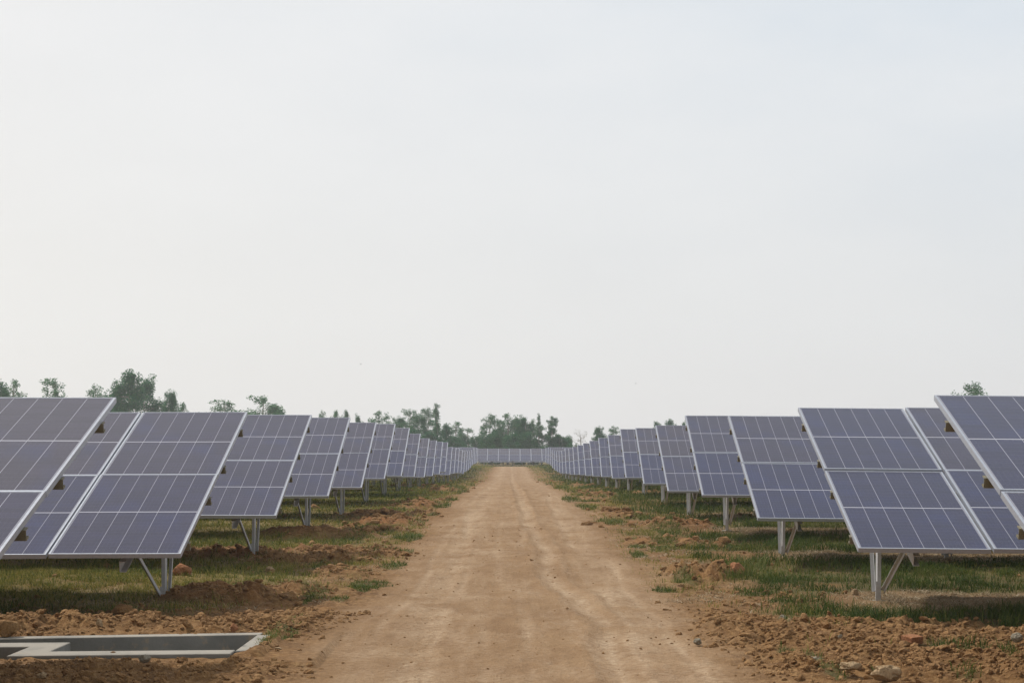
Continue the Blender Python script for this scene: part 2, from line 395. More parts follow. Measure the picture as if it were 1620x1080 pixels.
def glass_mat():
    m, nt, b, out = new_mat('solar_cells')
    tc = nt.nodes.new('ShaderNodeTexCoord'); sp = nt.nodes.new('ShaderNodeSeparateXYZ'); nt.links.new(tc.outputs['Object'], sp.inputs[0])
    x, y = sp.outputs[0], sp.outputs[1]
    oi = nt.nodes.new('ShaderNodeObjectInfo'); rnd = oi.outputs['Random']
    ta = nt.nodes.new('ShaderNodeAttribute'); ta.attribute_type = 'OBJECT'; ta.attribute_name = 'tone'; tone = ta.outputs['Fac']
    cw = (MW-.048)/6
    def grid(v, off, pitch, w, lo, hi):
        # 1 on the gap lines between cells
        u = math_(nt, 'DIVIDE', math_(nt, 'SUBTRACT', v, off), pitch)
        f = math_(nt, 'ABSOLUTE', math_(nt, 'SUBTRACT', math_(nt, 'FRACT', math_(nt, 'ADD', u, .5)), .5))
        return math_(nt, 'LESS_THAN', math_(nt, 'MULTIPLY', f, pitch), w/2)
    vl = grid(x, .024, cw, .0050, 0, 1)
    half = (MH/2-.024-.010)
    ch = half/12
    mid = math_(nt, 'LESS_THAN', math_(nt, 'ABSOLUTE', math_(nt, 'SUBTRACT', y, MH/2)), .0085)
    hl = grid(y, .024, ch, .0022, 0, 1)
    # margins of white backsheet
    def outside(v, lo, hi):
        return math_(nt, 'MAXIMUM', math_(nt, 'LESS_THAN', v, lo), math_(nt, 'GREATER_THAN', v, hi))
    mar = math_(nt, 'MAXIMUM', outside(x, .024, MW-.024), outside(y, .024, MH-.024))
    bus = grid(x, .024, cw/5, .0012, 0, 1)
    # polycrystalline cells: each cell a slightly different blue
    wn = nt.nodes.new('ShaderNodeTexWhiteNoise'); wn.noise_dimensions = '3D'
    cmb = nt.nodes.new('ShaderNodeCombineXYZ')
    nt.links.new(math_(nt, 'FLOOR', math_(nt, 'DIVIDE', math_(nt, 'SUBTRACT', x, .024), cw)), cmb.inputs[0])
    nt.links.new(math_(nt, 'FLOOR', math_(nt, 'DIVIDE', math_(nt, 'SUBTRACT', y, .024), ch)), cmb.inputs[1])
    nt.links.new(math_(nt, 'MULTIPLY', rnd, 97.0), cmb.inputs[2]); nt.links.new(cmb.outputs[0], wn.inputs['Vector'])
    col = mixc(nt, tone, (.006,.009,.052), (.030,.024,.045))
    blu = noise_(nt, coords(nt, 'Object', (1.3, .9, 1)), 1.1, 2, .5)
    col = mixc(nt, math_(nt, 'MULTIPLY', ramp_(nt, blu, .5, .7), .7), col, (.010,.018,.085))
    col = mixc(nt, 1.0, col, ramp_(nt, wn.outputs['Value'], 0, 1, (.80,.80,.84), (1.18,1.15,1.12)), 'MULTIPLY')
    col = mixc(nt, math_(nt, 'MULTIPLY', bus, .08), col, (.35,.36,.40))
    col = mixc(nt, math_(nt, 'MULTIPLY', hl, .14), col, (.30,.31,.36))
    col = mixc(nt, vl, col, (.25,.25,.30)); col = mixc(nt, mid, col, (.38,.38,.43)); col = mixc(nt, mar, col, (.22,.22,.26))
    # thin dust film
    dn = noise_(nt, coords(nt, 'Object', (1, .6, 1)), 2.2, 6, .65)
    col = mixc(nt, math_(nt, 'MULTIPLY_ADD', dn, .05, .0), col, (.36,.31,.27))
    nt.links.new(col, b.inputs['Base Color'])
    nt.links.new(math_(nt, 'MULTIPLY_ADD', dn, .14, .14), b.inputs['Roughness'])
    b.inputs['IOR'].default_value = 1.42
    b.inputs['Specular IOR Level'].default_value = .22
    return m

M_ground = ground_mat()
M_clod = clod_mat('loose_soil', (.195,.102,.040), (.350,.210,.098))
M_rockred = clod_mat('red_clay', (.24,.105,.05), (.36,.175,.09))
M_rocktan = clod_mat('tan_rock', (.27,.185,.105), (.42,.31,.19))
M_rockgrey = clod_mat('grey_stone', (.17,.15,.115), (.29,.26,.205))
M_green = blade_mat('green_grass', [(.034,.066,.012),(.066,.110,.020),(.115,.155,.030),(.23,.22,.075)])
M_yel = blade_mat('yellowing_grass', [(.11,.14,.024),(.21,.215,.040),(.33,.29,.075),(.42,.34,.12)])
M_straw = blade_mat('dry_straw', [(.24,.17,.09),(.34,.26,.15),(.46,.37,.25),(.52,.45,.34)], .1)
M_alu = metal_mat('anodised_frame', (.40,.43,.49), .38, .35, dirt_amt=.12)
M_galv = metal_mat('galvanised_steel', (.54,.55,.56), .5, .2)
M_olive = metal_mat('reflection_tinted_purlin_steel', (.20,.185,.125), .6, .15)  # olive of the reflected surroundings put into the purlins' base colour
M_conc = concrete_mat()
M_cells = glass_mat()
M_back = metal_mat('white_backsheet', (.62,.62,.62), .6, 0)

# ------------------------------------------------------------------ ground sheet
def steps(a, b, s0, g):
    r = [a]; s = s0
    while r[-1] < b: r.append(r[-1]+s); s *= g
    return r
xr = steps(4.4, 640, .028, 1.032); xl = [-v for v in steps(4.4, 640, .028, 1.032)][::-1]
xs = np.array(xl[:-1] + list(np.arange(-4.4, 4.4, .025)) + xr)
yy = [10.0]
while yy[-1] < 640:
    Y = yy[-1]; yy.append(Y + .034*max(1, Y/12.5)**1.35)
ys = np.array([-640,-200,-80,-30,-10,0,4,7,8.5,9.2,9.6,9.8] + yy)
GX, GY = np.meshgrid(xs, ys)
GZ = ground_z(GX, GY)
ny, nx = GX.shape
V = np.stack([GX, GY, GZ], -1).reshape(-1, 3)
ii = (np.arange(ny-1)[:, None]*nx + np.arange(nx-1)[None, :]).ravel()
Q = np.stack([ii, ii+1, ii+nx+1, ii+nx], -1)
gr, ye, stw = grass_fields(GX, GY)
rdm = road_mask(GX, GY)
tr_hi = np.zeros_like(GX)
for k_, (x0_, w_, a_) in enumerate([(-.92,.035,.6),(-.70,.05,.8),(-.46,.03,.6),(-.20,.03,.45),(.16,.035,.5),(.40,.03,.6),(.84,.05,.8),(1.08,.035,.6)]):
    c_ = x0_ + .13*vn(GX*0+k_, GY, 7.0, 30+k_) + .03*vn(GX*0+k_, GY, 1.5, 50+k_)
    tr_hi += 1.25*a_*np.exp(-((GX-c_)/w_)**2)*ss(-.5, .1, vn(GX*0+k_, GY, 3.5, 70+k_))*(.7+.3*np.sin(GY*2*math.pi/.13+GX*12))
pale = tr_hi + np.exp(-((GX-track(GY, 0))/.07)**2)*.9 + .75*np.exp(-((GX-track(GY, 1))/.20)**2) + .5*np.exp(-((GX-track(GY, 2))/.2)**2)
red = ss(-.1, .5, fbm(GX, GY, 2.2, 133, 3))*ss(1.2, 1.8, np.abs(GX))*ss(14.5, 18, GY)
tanm = 1-.85*((GX < 0)*(1-ss(13.9, 14.4, GY)))
me = np_mesh('ground', V, quads=Q, mat=M_ground, smooth=True,
             attrs=dict(road=rdm, green=gr, yellow=ye, straw=stw, pale=np.clip(pale*ss(-.7, .3, fbm(GX, GY, .6, 555, 4))*(1-.4*ss(25, 60, GY)), 0, 1), red=red*tanm*.6))
tag(obj('ground', me), kind='structure')

# ------------------------------------------------------------------ grass
def blades(name, X, Y, H, W, mat, lean=.7, tint=None, flat=None):
    n = len(X)
    Z = ground_z(X, Y) - .01
    a = rng.uniform(0, 2*math.pi, n); ld = rng.uniform(0, 2*math.pi, n); ln = H*lean*rng.uniform(.2, 1.3, n)
    dx, dy = np.cos(a)*W/2, np.sin(a)*W/2
    lx, ly = np.cos(ld)*ln, np.sin(ld)*ln
    if flat is None: flat = np.zeros(n)
    P = np.zeros((n, 5, 3))
    P[:, 0] = np.stack([X-dx, Y-dy, Z], -1); P[:, 1] = np.stack([X+dx, Y+dy, Z], -1)
    P[:, 2] = np.stack([X+dx*.75+lx*.35, Y+dy*.75+ly*.35, Z+H*.58], -1); P[:, 3] = np.stack([X-dx*.75+lx*.35, Y-dy*.75+ly*.35, Z+H*.58], -1)
    P[:, 4] = np.stack([X+lx, Y+ly, Z+H*(1-.25*rng.random(n))], -1)
    b = (np.arange(n)*5)[:, None]
    if tint is None: tint = rng.random(n)
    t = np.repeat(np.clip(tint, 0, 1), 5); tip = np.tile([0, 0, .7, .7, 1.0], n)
    me = np_mesh(name, P.reshape(-1, 3), tris=b+np.array([[3, 2, 4]]), quads=b+np.array([[0, 1, 2, 3]]), mat=mat, attrs=dict(tint=t, tip=tip))
    return obj(name, me)

def scatter(y0, y1, dens, which, xmax_k=.31, side=0):
    """random points in the wedge the road looks along, thinned by a grass field"""
    area = (y1-y0)*2*xmax_k*(y0+y1)/2; n = int(area*dens)
    Y = np.sqrt(rng.uniform(y0*y0, y1*y1, n)); X = rng.uniform(-1, 1, n)*xmax_k*Y
    f = grass_fields(X, Y)[which]
    # tufts: density gathers into clumps
    cl = .15 + .85*ss(-.3, .4, vn(X, Y, .18, 201)+.6*vn(X, Y, .6, 202))
    k = rng.random(n) < f*cl
    return X[k], Y[k]
def tints(X, Y, sc=.8, seed=301):
    return .48 + .55*fbm(X, Y, sc, seed, 3) + .24*rng.normal(size=len(X))

bands = [(10.5, 20, 2600, 1.0), (20, 30, 1500, 1.25), (30, 48, 520, 1.8), (48, 80, 150, 3.0), (80, 182, 34, 5.5)]
AX, AY, AH, AW = [], [], [], []
BX, BY, BH, BW = [], [], [], []
for (a, b_, d, k) in bands:
    X, Y = scatter(a, b_, d, 0)
    tall = np.where(X > 0, 1.0, .72)*np.where(np.abs(X) > 2.1, 1, .5)
    H = rng.uniform(.03, .125, len(X))*tall*(1+.45*vn(X, Y, 1.1, 77)+.35*vn(X, Y, .3, 78))*(1+.12*(k-1))
    AX.append(X); AY.append(Y); AH.append(H); AW.append(rng.uniform(.004, .008, len(X))*k)
    X, Y = scatter(a, b_, d*1.1, 1)
    BX.append(X); BY.append(Y); BH.append(rng.uniform(.025, .085, len(X))*(1+.12*(k-1))); BW.append(rng.uniform(.0035, .007, len(X))*k)
cat_ = np.concatenate
X, Y = cat_(AX), cat_(AY)
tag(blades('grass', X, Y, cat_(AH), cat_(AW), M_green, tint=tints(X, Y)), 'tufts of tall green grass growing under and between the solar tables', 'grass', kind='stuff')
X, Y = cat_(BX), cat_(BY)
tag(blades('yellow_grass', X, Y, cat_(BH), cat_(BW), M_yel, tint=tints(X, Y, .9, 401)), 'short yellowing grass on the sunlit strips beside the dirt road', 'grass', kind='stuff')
px_, py_, ph_ = [], [], []
for (cx_, cy_, rx_, ry_, d_) in PATCHES:
    n_ = int(5200*rx_*ry_*3.4*d_*min(1, (14/cy_)**1.5))
    a_ = rng.uniform(-1.4, 1.4, (n_, 2)); xx = cx_+a_[:, 0]*rx_; yy_ = cy_+a_[:, 1]*ry_
    k_ = rng.random(n_) < patch_field(xx, yy_)*(.3+.7*ss(-.3, .3, vn(xx, yy_, .09, 909)))
    px_.append(xx[k_]); py_.append(yy_[k_]); ph_.append(np.full(k_.sum(), 1+.05*(cy_-12)))
X, Y, hh_ = cat_(px_), cat_(py_), cat_(ph_)
tag(blades('low_weeds', X, Y, rng.uniform(.012, .05, len(X))*hh_, rng.uniform(.004, .009, len(X))*hh_, M_green, lean=1.0, tint=tints(X, Y)+.25), 'low bright green weeds growing in small patches along the road verges', 'weeds', kind='stuff')
n0 = [scatter(14, 30, 3500, 2)]
X, Y = n0[0]
tag(blades('dry_straw', X, Y, rng.uniform(.015, .05, len(X)), rng.uniform(.004, .009, len(X)), M_straw, lean=2.2), 'flattened dry straw in the gap between the right hand solar tables', 'straw', kind='stuff')

# ------------------------------------------------------------------ loose clods
def ico(sub):
    bm = bmesh.new(); bmesh.ops.create_icosphere(bm, subdivisions=sub, radius=1)
    v = np.array([p.co[:] for p in bm.verts]); f = np.array([[q.index for q in t.verts] for t in bm.faces]); bm.free()
    return v, f
def lumpy(v, seed, amp=.3, cut=.5):
    out = []
    off = Vector((seed*3.7, seed*1.3, seed*9.1))
    rnd = random.Random(seed); planes = [(Vector((rnd.gauss(0,1), rnd.gauss(0,1), rnd.gauss(0,1))).normalized(), rnd.uniform(.62, .9)) for _ in range(7)]
    for p in v:
        p = Vector(p); r = 1 + amp*mnoise.noise(p*1.1+off) + amp*.55*mnoise.noise(p*2.6+off) + amp*.28*mnoise.noise(p*6+off)
        q = p*r
        for (n, d) in planes:      # broken faces
            e = q.dot(n)-d
            if e > 0: q = q - n*e*cut
        out.append(q[:])
    return np.array(out)
iv, iff = ico(2)
temps = [lumpy(iv, s+1, .65, .85) for s in range(10)]
def clod_points(y0, y1, dens):
    area = (y1-y0)*2*.31*(y0+y1)/2; n = int(area*dens)
    Y = np.sqrt(rng.uniform(y0*y0, y1*y1, n)); X = rng.uniform(-1, 1, n)*.31*Y
    _, hm = heap_field(X, Y); rd = road_mask(X, Y)
    verge = ss(1.0, 1.6, np.abs(X-.06))*(1-ss(2.4, 3.2, np.abs(X)))
    nse = ss(-.1, .5, fbm(X, Y, .9, 77, 3))
    zone = np.maximum(ss(1.25, 1.7, X)*(1-ss(14.0, 14.8, Y)), ss(-1.15, -1.6, X)*(1-ss(15.2, 16.5, Y)))
    f = .85*hm + .22*verge*nse + .22*zone*(.3+nse) + .012
    k = (rng.random(n) < f*(1-rd*.97))
    a, b = in_trench(X, Y, .10); k &= ~(a | b)
    return X[k], Y[k]
cx, cy, cs = [], [], []
for (a, b_, d, s) in [(10.3, 15.5, 800, .0105), (15.5, 24, 260, .016), (24, 45, 55, .028), (45, 100, 4.0, .06)]:
    X, Y = clod_points(a, b_, d); cx.append(X); cy.append(Y)
    cs.append(s*np.exp(rng.normal(0, .55, len(X))))
# a few crumbs lying on the packed road
Y = np.sqrt(rng.uniform(10.3**2, 30**2, 900)); X = rng.uniform(-1.3, 1.4, 900)
cx.append(X); cy.append(Y); cs.append(.0042*np.exp(rng.normal(0, .5, 900)))
X, Y, S = cat_(cx), cat_(cy), np.clip(cat_(cs), .003, np.where(cat_(cy) < 20, .035, .09))
Z = ground_z(X, Y)
n = len(X); VV = np.zeros((n, len(iv), 3)); ti = rng.integers(0, len(temps), n)
T = np.stack(temps)[ti]
a = rng.uniform(0, 2*math.pi, n); b_ = rng.uniform(-.7, .7, n)
ca, sa, cb, sb = np.cos(a), np.sin(a), np.cos(b_), np.sin(b_)
sx = S*rng.uniform(.8, 1.5, n); sy = S*rng.uniform(.7, 1.2, n); sz = S*rng.uniform(.55, .95, n)
tx = T[:, :, 0]*sx[:, None]; ty = T[:, :, 1]*sy[:, None]; tz = T[:, :, 2]*sz[:, None]
tx, tz = tx*cb[:, None]-tz*sb[:, None], tx*sb[:, None]+tz*cb[:, None]
VV[:, :, 0] = tx*ca[:, None]-ty*sa[:, None]+X[:, None]
VV[:, :, 1] = tx*sa[:, None]+ty*ca[:, None]+Y[:, None]
VV[:, :, 2] = tz + (Z+S*.08)[:, None]
TR = (iff[None] + (np.arange(n)*len(iv))[:, None, None]).reshape(-1, 3)
me = np_mesh('soil_clods', VV.reshape(-1, 3), tris=TR, mat=M_clod, smooth=False)
tag(obj('soil_clods', me), 'crumbled clods of dug up orange soil strewn over the heaps and verges', 'soil', kind='stuff')
print('clods', n, 'grass', len(cat_(AX)), len(cat_(BX)), 'ground', ny, nx)

# ------------------------------------------------------------------ stones one can count
iv4, if4 = ico(4)
def stone(px, py, w, h, mat, label, name='rock', cat='rock', seed=1, zoff=0, amp=.3, group=None, depth=1.0):
    X, Y = px_ground(px, py + h*.35)
    z = float(ground_z(np.array([X]), np.array([Y]), False)[0]) + zoff
    Y2 = -z*F/(py+h*.35-HY); X = (px-VX)*Y2/F; Y = Y2
    a, b = w*Y/F/2, h*Y/F/2
    v = lumpy(iv4, seed, amp*1.7, .95)
    v = v/np.abs(v).max(0)
    v = v*np.array([a, a*depth, b*1.25])
    me = np_mesh(name, v, tris=if4, mat=mat, smooth=True)
    o = obj(name, me, loc=(X, Y, z+b*.42))
    tag(o, label, cat, group); return o
stone(1402, 1059, 52, 26, M_rocktan, 'large broken tan rock with flat sloping top before the right soil heap', seed=3)
stone(1346, 1052, 40, 13, M_rocktan, 'low flat tan stone half sunk beside the large broken rock', seed=4)
stone(1288, 1040, 32, 9, M_rockgrey, 'thin flat greyish slab of stone between two grass tufts on the right verge', seed=5)
stone(1104, 1013, 15, 9, M_rockgrey, 'small smooth grey stone lying alone on the bare edge of the road', 'stone', 'stone', seed=6, amp=.15)
stone(1609, 1006, 20, 13, M_rockgrey, 'rounded grey green stone beside the grass below the right hand table', 'stone', 'stone', seed=7, amp=.12)
stone(1180, 1003, 24, 8, M_clod, 'flat brown stone on the right verge between road and soil heap', 'stone', 'stone', seed=8)
stone(1329, 1005, 8, 6, M_rockgrey, 'tiny pale pebble in the middle of the right soil heap', 'pebble', 'pebble', seed=9, amp=.1)
stone(1250, 981, 14, 10, M_rocktan, 'squarish tan stone on the near edge of the right soil heap', 'stone', 'stone', seed=10)
stone(1238, 977, 16, 12, M_rockgrey, 'dark grey stone touching the squarish tan stone', 'stone', 'stone', seed=11)
stone(1166, 899, 34, 24, M_rockred, 'reddish lump of clay beside the grass at the second right hand post', 'clay_lump', 'clay lump', seed=12)
stone(1156, 884, 24, 8, M_rockred, 'flat red clay slab just behind the reddish lump', 'clay_lump', 'clay lump', seed=13)
stone(289, 900, 34, 24, M_rockred, 'big rounded red brown clay boulder behind the left hand steel post', 'clay_lump', 'clay lump', seed=14, amp=.2)
stone(428, 900, 20, 12, M_rocktan, 'tan rock on the low soil bank in front of the third left hand table', seed=15)
stone(229, 1039, 22, 12, M_rockgrey, 'whitish rounded rock leaning on the front rim of the concrete channel', seed=16, amp=.15, zoff=.045)
stone(195, 962, 38, 16, M_clod, 'large brown clod sitting behind the crest of the left soil bank', 'clay_lump', 'clay lump', seed=17, amp=.2, zoff=.05)
stone(8, 988, 44, 26, M_clod, 'big smooth tan boulder in the left soil bank at the edge of the photo', seed=18, amp=.2, zoff=-.015)
stone(371, 991, 14, 14, M_rockred, 'upright orange brick shard on the left soil bank behind the channel', 'brick_shard', 'brick shard', seed=19, zoff=.03)
stone(158, 984, 12, 14, M_rocktan, 'small pointed tan shard standing in the left soil bank', seed=20, zoff=.04)
stone(66, 1066, 16, 10, M_rocktan, 'pale tan stone in the dark soil in front of the channel', 'stone', 'stone', seed=21)
stone(440, 1024, 12, 5, M_rocktan, 'flat pale stone below the grass tuft at the end of the channel', 'stone', 'stone', seed=22)
stone(490, 1049, 12, 7, M_clod, 'dark brown clod alone on the left edge of the road', 'clay_lump', 'clay lump', seed=23)
stone(632, 836, 12, 9, M_rockred, 'small red clod standing on the left verge beside the road', 'clay_lump', 'clay lump', seed=24)
stone(1352, 936, 12, 12, M_rocktan, 'rounded tan stone just beside the first right hand post', 'stone', 'stone', seed=25, amp=.15)
stone(326, 1034, 16, 7, M_rockred, 'reddish brick fragment at the front rim of the concrete channel', 'brick_shard', 'brick shard', seed=26)
# brick on the right heap
X, Y = px_ground(1443, 1027); z = float(ground_z(np.array([X]), np.array([Y]), False)[0])
mb = MB(); mb.box((-.05, -.055, -.02), (.05, .055, .03))
tag(obj('brick', mb.mesh('brick', M_rockred, .004), loc=(X, Y, z+.015), rot=(.08, -.06, .5)), 'half brick with square edges resting on the right soil heap', 'brick')

# ------------------------------------------------------------------ concrete channel
root = tag(empty('drain_channel', (-2.4, 12.4, TRZ-.3)), 'open concrete drainage channel sunk in the soil to the left of the road', 'drain')
def prism(poly, z0, z1, name):
    me = bpy.data.meshes.new(name); bm = bmesh.new()
    vs = [bm.verts.new((x+2.4, y-12.4, z0-(TRZ-.3))) for x, y in poly]
    f = bm.faces.new(vs); r = bmesh.ops.extrude_face_region(bm, geom=[f])
    for g in r['geom']:
        if isinstance(g, bmesh.types.BMVert): g.co.z = z1-(TRZ-.3)
    bmesh.ops.recalc_face_normals(bm, faces=bm.faces)
    bmesh.ops.bevel(bm, geom=[e for e in bm.edges], offset=.004, segments=1, affect='EDGES')
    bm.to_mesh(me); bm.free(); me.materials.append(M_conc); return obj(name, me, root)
yfi = lambda x: 12.71+(x+3.47)*.178
yni = lambda x: 11.93+(x+2.9)*.08
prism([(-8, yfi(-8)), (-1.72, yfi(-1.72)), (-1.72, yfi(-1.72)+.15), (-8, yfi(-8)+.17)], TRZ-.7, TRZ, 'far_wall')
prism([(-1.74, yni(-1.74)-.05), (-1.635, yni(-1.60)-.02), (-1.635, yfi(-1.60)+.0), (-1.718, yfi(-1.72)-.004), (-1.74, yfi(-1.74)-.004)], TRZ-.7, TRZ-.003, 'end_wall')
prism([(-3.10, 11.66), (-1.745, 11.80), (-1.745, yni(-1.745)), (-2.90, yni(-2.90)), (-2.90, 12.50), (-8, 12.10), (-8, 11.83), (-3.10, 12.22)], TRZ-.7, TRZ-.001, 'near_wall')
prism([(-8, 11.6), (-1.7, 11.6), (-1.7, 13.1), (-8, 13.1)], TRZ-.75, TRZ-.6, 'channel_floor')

# ------------------------------------------------------------------ solar tables
TILT = math.asin(1.15/3.96); ct, st_ = math.cos(TILT), math.sin(TILT)
Y0, Z0 = -2.4, .55          # bottom edge of the glass plane relative to the post foot
def make_panel_meshes():
    mb = MB(); t = .035; w = .015
    g = MB(); g.box((.006, .006, -.008), (MW-.006, MH-.006, -.0025)); gm = g.mesh('solar_panel', M_cells)
    gm.materials.append(M_back)
    for p in gm.polygons:
        if p.normal.z < -.5: p.material_index = 1
    mb.box((0, 0, -t), (MW, w, 0)); mb.box((0, MH-w, -t), (MW, MH, 0))
    mb.box((0, w, -t), (w, MH-w, 0)); mb.box((MW-w, w, -t), (MW, MH-w, 0))
    fm = mb.mesh('frame', M_alu)
    return gm, fm
PG, PF = make_panel_meshes()
# glass would cut the inner frame: keep it inside the lips
def make_table(side, ncol):
    """side -1: table runs to the left from its road end, +1: to the right"""
    root = empty('solar_table', (0, 0, 0))
    slope = (TILT, 0, 0)
    for c in range(ncol):
        x0 = c*1.02 if side > 0 else -(c*1.02) - MW
        for r in range(2):
            v0 = r*(MH+.02)
            p = obj('solar_panel', PG, root, (x0, Y0+v0*ct, Z0+v0*st_), slope)
            f = obj('frame', PF, p)
            p['tone'] = 0.5
    x_in, x_out = -.016*side, side*(ncol*1.02+.06)
    lo, hi = min(x_in, x_out), max(x_in, x_out)
    org = (0, Y0, Z0)
    for v in (.36, 1.47, 2.34, 3.48):
        mb = MB(); mb.extrude([(0,0),(.05,0),(.05,.012),(.006,.012),(.006,.054),(.05,.054),(.05,.06),(0,.06)], (lo, v-.025, -.0955), (hi, v-.025, -.0955), (0,1,0), (0,0,1))
        obj('purlin', mb.mesh('purlin', M_olive), root, org, slope)
    npost = 1 + int((ncol*1.02-.9)/1.93)
    for i in range(npost):
        px = side*(.55+1.93*i); rx = px - side*.085
        mb = MB(); mb.extrude(c_prof(.05, .085, .005), (rx, .10, -.140), (rx, 3.84, -.140), (1,0,0), (0,0,1))
        obj('rafter', mb.mesh('rafter', M_galv), root, org, slope)
        zt = Z0 + (2.4/ct)*st_ - .185
        mb = MB(); xa = (1,0,0) if side > 0 else (-1,0,0)
        mb.extrude([(-.016,-.05),(.016,-.05),(.016,-.044),(-.010,-.044),(-.010,.044),(.016,.044),(.016,.05),(-.016,.05)],
                   (px, 0, -.5), (px, 0, zt+.03), xa, (0,1,0))
        o = obj('post', mb.mesh('post', M_galv), root)
        # bolted foot plate and its bolts
        mb = MB(); mb.box((px-.030, -.058, -.04), (px+.012, -.0515, .14))
        for zz in (.05, .12):
            for k in range(1):
                mb.box((px-.016, -.064, zz-.007), (px-.003, -.058, zz+.007))
        obj('foot_plate', mb.mesh('foot_plate', M_galv), o)
        def brace(v, dz, name='brace', x=px, dd=.0):
            yb = Y0 + v*ct; zb = Z0 + v*st_ - .17
            a = Vector((x, -.02 if v < 2 else .02, .05)); b = Vector((x, yb, zb)); d = (b-a).normalized(); up = Vector((1,0,0)).cross(d)
            mb = MB(); mb.extrude([(-.016,-.018),(.016,-.018),(.016,.018),(.011,.018),(.011,-.013),(-.016,-.013)], a, b, (1,0,0), up)
            obj(name, mb.mesh(name, M_galv), root)
        sgn = side
        brace(.92, 0, x=px+.035*sgn); brace(3.0, 0, x=px-.035*sgn)
        mb = MB(); k = 9; pr = [(.08*math.cos(2*math.pi*j/k+.3)*(1+.15*math.sin(j*2.3)), .08*math.sin(2*math.pi*j/k+.3)) for j in range(k)]
        mb.extrude(pr, (px, 0, -.3), (px, 0, -.03), (1,0,0), (0,1,0))
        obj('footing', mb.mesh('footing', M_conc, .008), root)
    return root
def copy_tree(o, parent=None):
    c = o.copy(); C.objects.link(c); c.parent = parent
    for ch in list(o.children): copy_tree(ch, c)
    return c
protos = {}
def place_table(side, ncol, loc, yaw=0, roll=0, label='', group=None, cat='solar table'):
    k = (side, ncol)
    if k not in protos: protos[k] = make_table(side, ncol); t = protos[k]; 
    else: t = copy_tree(protos[k])
    t.location = loc; t.rotation_euler = (0, roll, yaw)
    for ch in t.children:
        if ch.name.startswith('solar_panel'):
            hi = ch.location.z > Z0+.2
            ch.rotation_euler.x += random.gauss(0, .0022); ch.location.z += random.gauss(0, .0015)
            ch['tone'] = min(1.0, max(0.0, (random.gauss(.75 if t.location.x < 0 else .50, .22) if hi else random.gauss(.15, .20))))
    return tag(t, label, cat, group)

ORD = ['nearest','second','third','fourth','fifth','sixth','seventh','eighth','ninth','tenth','eleventh','twelfth','thirteenth','fourteenth','fifteenth',
       'sixteenth','seventeenth','eighteenth','nineteenth','twentieth','twenty-first','twenty-second','twenty-third','twenty-fourth']
for i, yb in enumerate(YB):
    nc = 6 if i < 7 else (5 if i < 14 else 4)
    oz = ORD[i]
    jit = random.Random(i)
    place_table(-1, nc, (-2.506-(.05 if i == 0 else 0), yb+2.4, TL_ZB[i]-Z0), yaw=rad(.25), roll=rad(jit.uniform(-.15, .15)),
                label='tilted solar table left of the dirt road, %s from the camera' % oz, group='solar tables left of the dirt road')
    yaw = -1.6 if i < 4 else (-1.2 if i < 9 else -.7)
    place_table(1, nc, (2.640+(.055 if i < 4 else .05 if i < 9 else .03), yb+2.4, TR_ZB[i]-Z0), yaw=rad(yaw), roll=rad(.55 if i < 3 else jit.uniform(0, .4)),
                label='tilted solar table right of the dirt road, %s from the camera' % oz, group='solar tables right of the dirt road')
for (x, y, zb, nc, lab) in [(-1.02*4-.1, 176, -.80, 8, 'distant solar table facing straight down the end of the dirt road'),
                        (4.2, 176.6, -.80, 6, 'distant solar table standing just right of the one that closes the road'),
                        (-10.4, 176.6, -.78, 6, 'distant solar table standing just left of the one that closes the road'),
                        (-15.5, 189, -.62, 9, 'far raised solar table whose pale top edge shows above the left row'),
                        (8.2, 190, -.72, 9, 'far solar table whose top edge shows above the right row of tables'),
                        (-3.2, 189.5, -.98, 9, 'far solar table in the gap under the one that closes the road')]:
    place_table(1, nc, (x, y+2.4, zb-Z0), label=lab, group='solar tables beyond the end of the road')

# ------------------------------------------------------------------ trees
def leaf_mat(name, c0, c1, c2):
    return blade_mat(name, [c0, c1, c2], .42)
M_leafA = leaf_mat('eucalyptus_leaves', (.020,.095,.034), (.046,.165,.062), (.10,.24,.08))
M_leafB = leaf_mat('dense_leaves', (.010,.080,.032), (.026,.140,.052), (.075,.21,.062))
M_leafC = leaf_mat('sparse_pale_leaves', (.13,.13,.09), (.18,.17,.12), (.24,.22,.16))
M_bark = clod_mat('pale_bark', (.20,.17,.14), (.36,.33,.29), 3)
def tube(pts, rs, k=7):
    V, Q = [], []
    for i, (p, r) in enumerate(zip(pts, rs)):
        d = (pts[min(i+1, len(pts)-1)] - pts[max(i-1, 0)]).normalized()
        a = d.orthogonal().normalized(); b = d.cross(a)
        for j in range(k):
            t = 2*math.pi*j/k; V.append(p + a*r*math.cos(t) + b*r*math.sin(t))
    for i in range(len(pts)-1):
        for j in range(k):
            Q.append((i*k+j, i*k+(j+1) % k, (i+1)*k+(j+1) % k, (i+1)*k+j))
    return V, Q
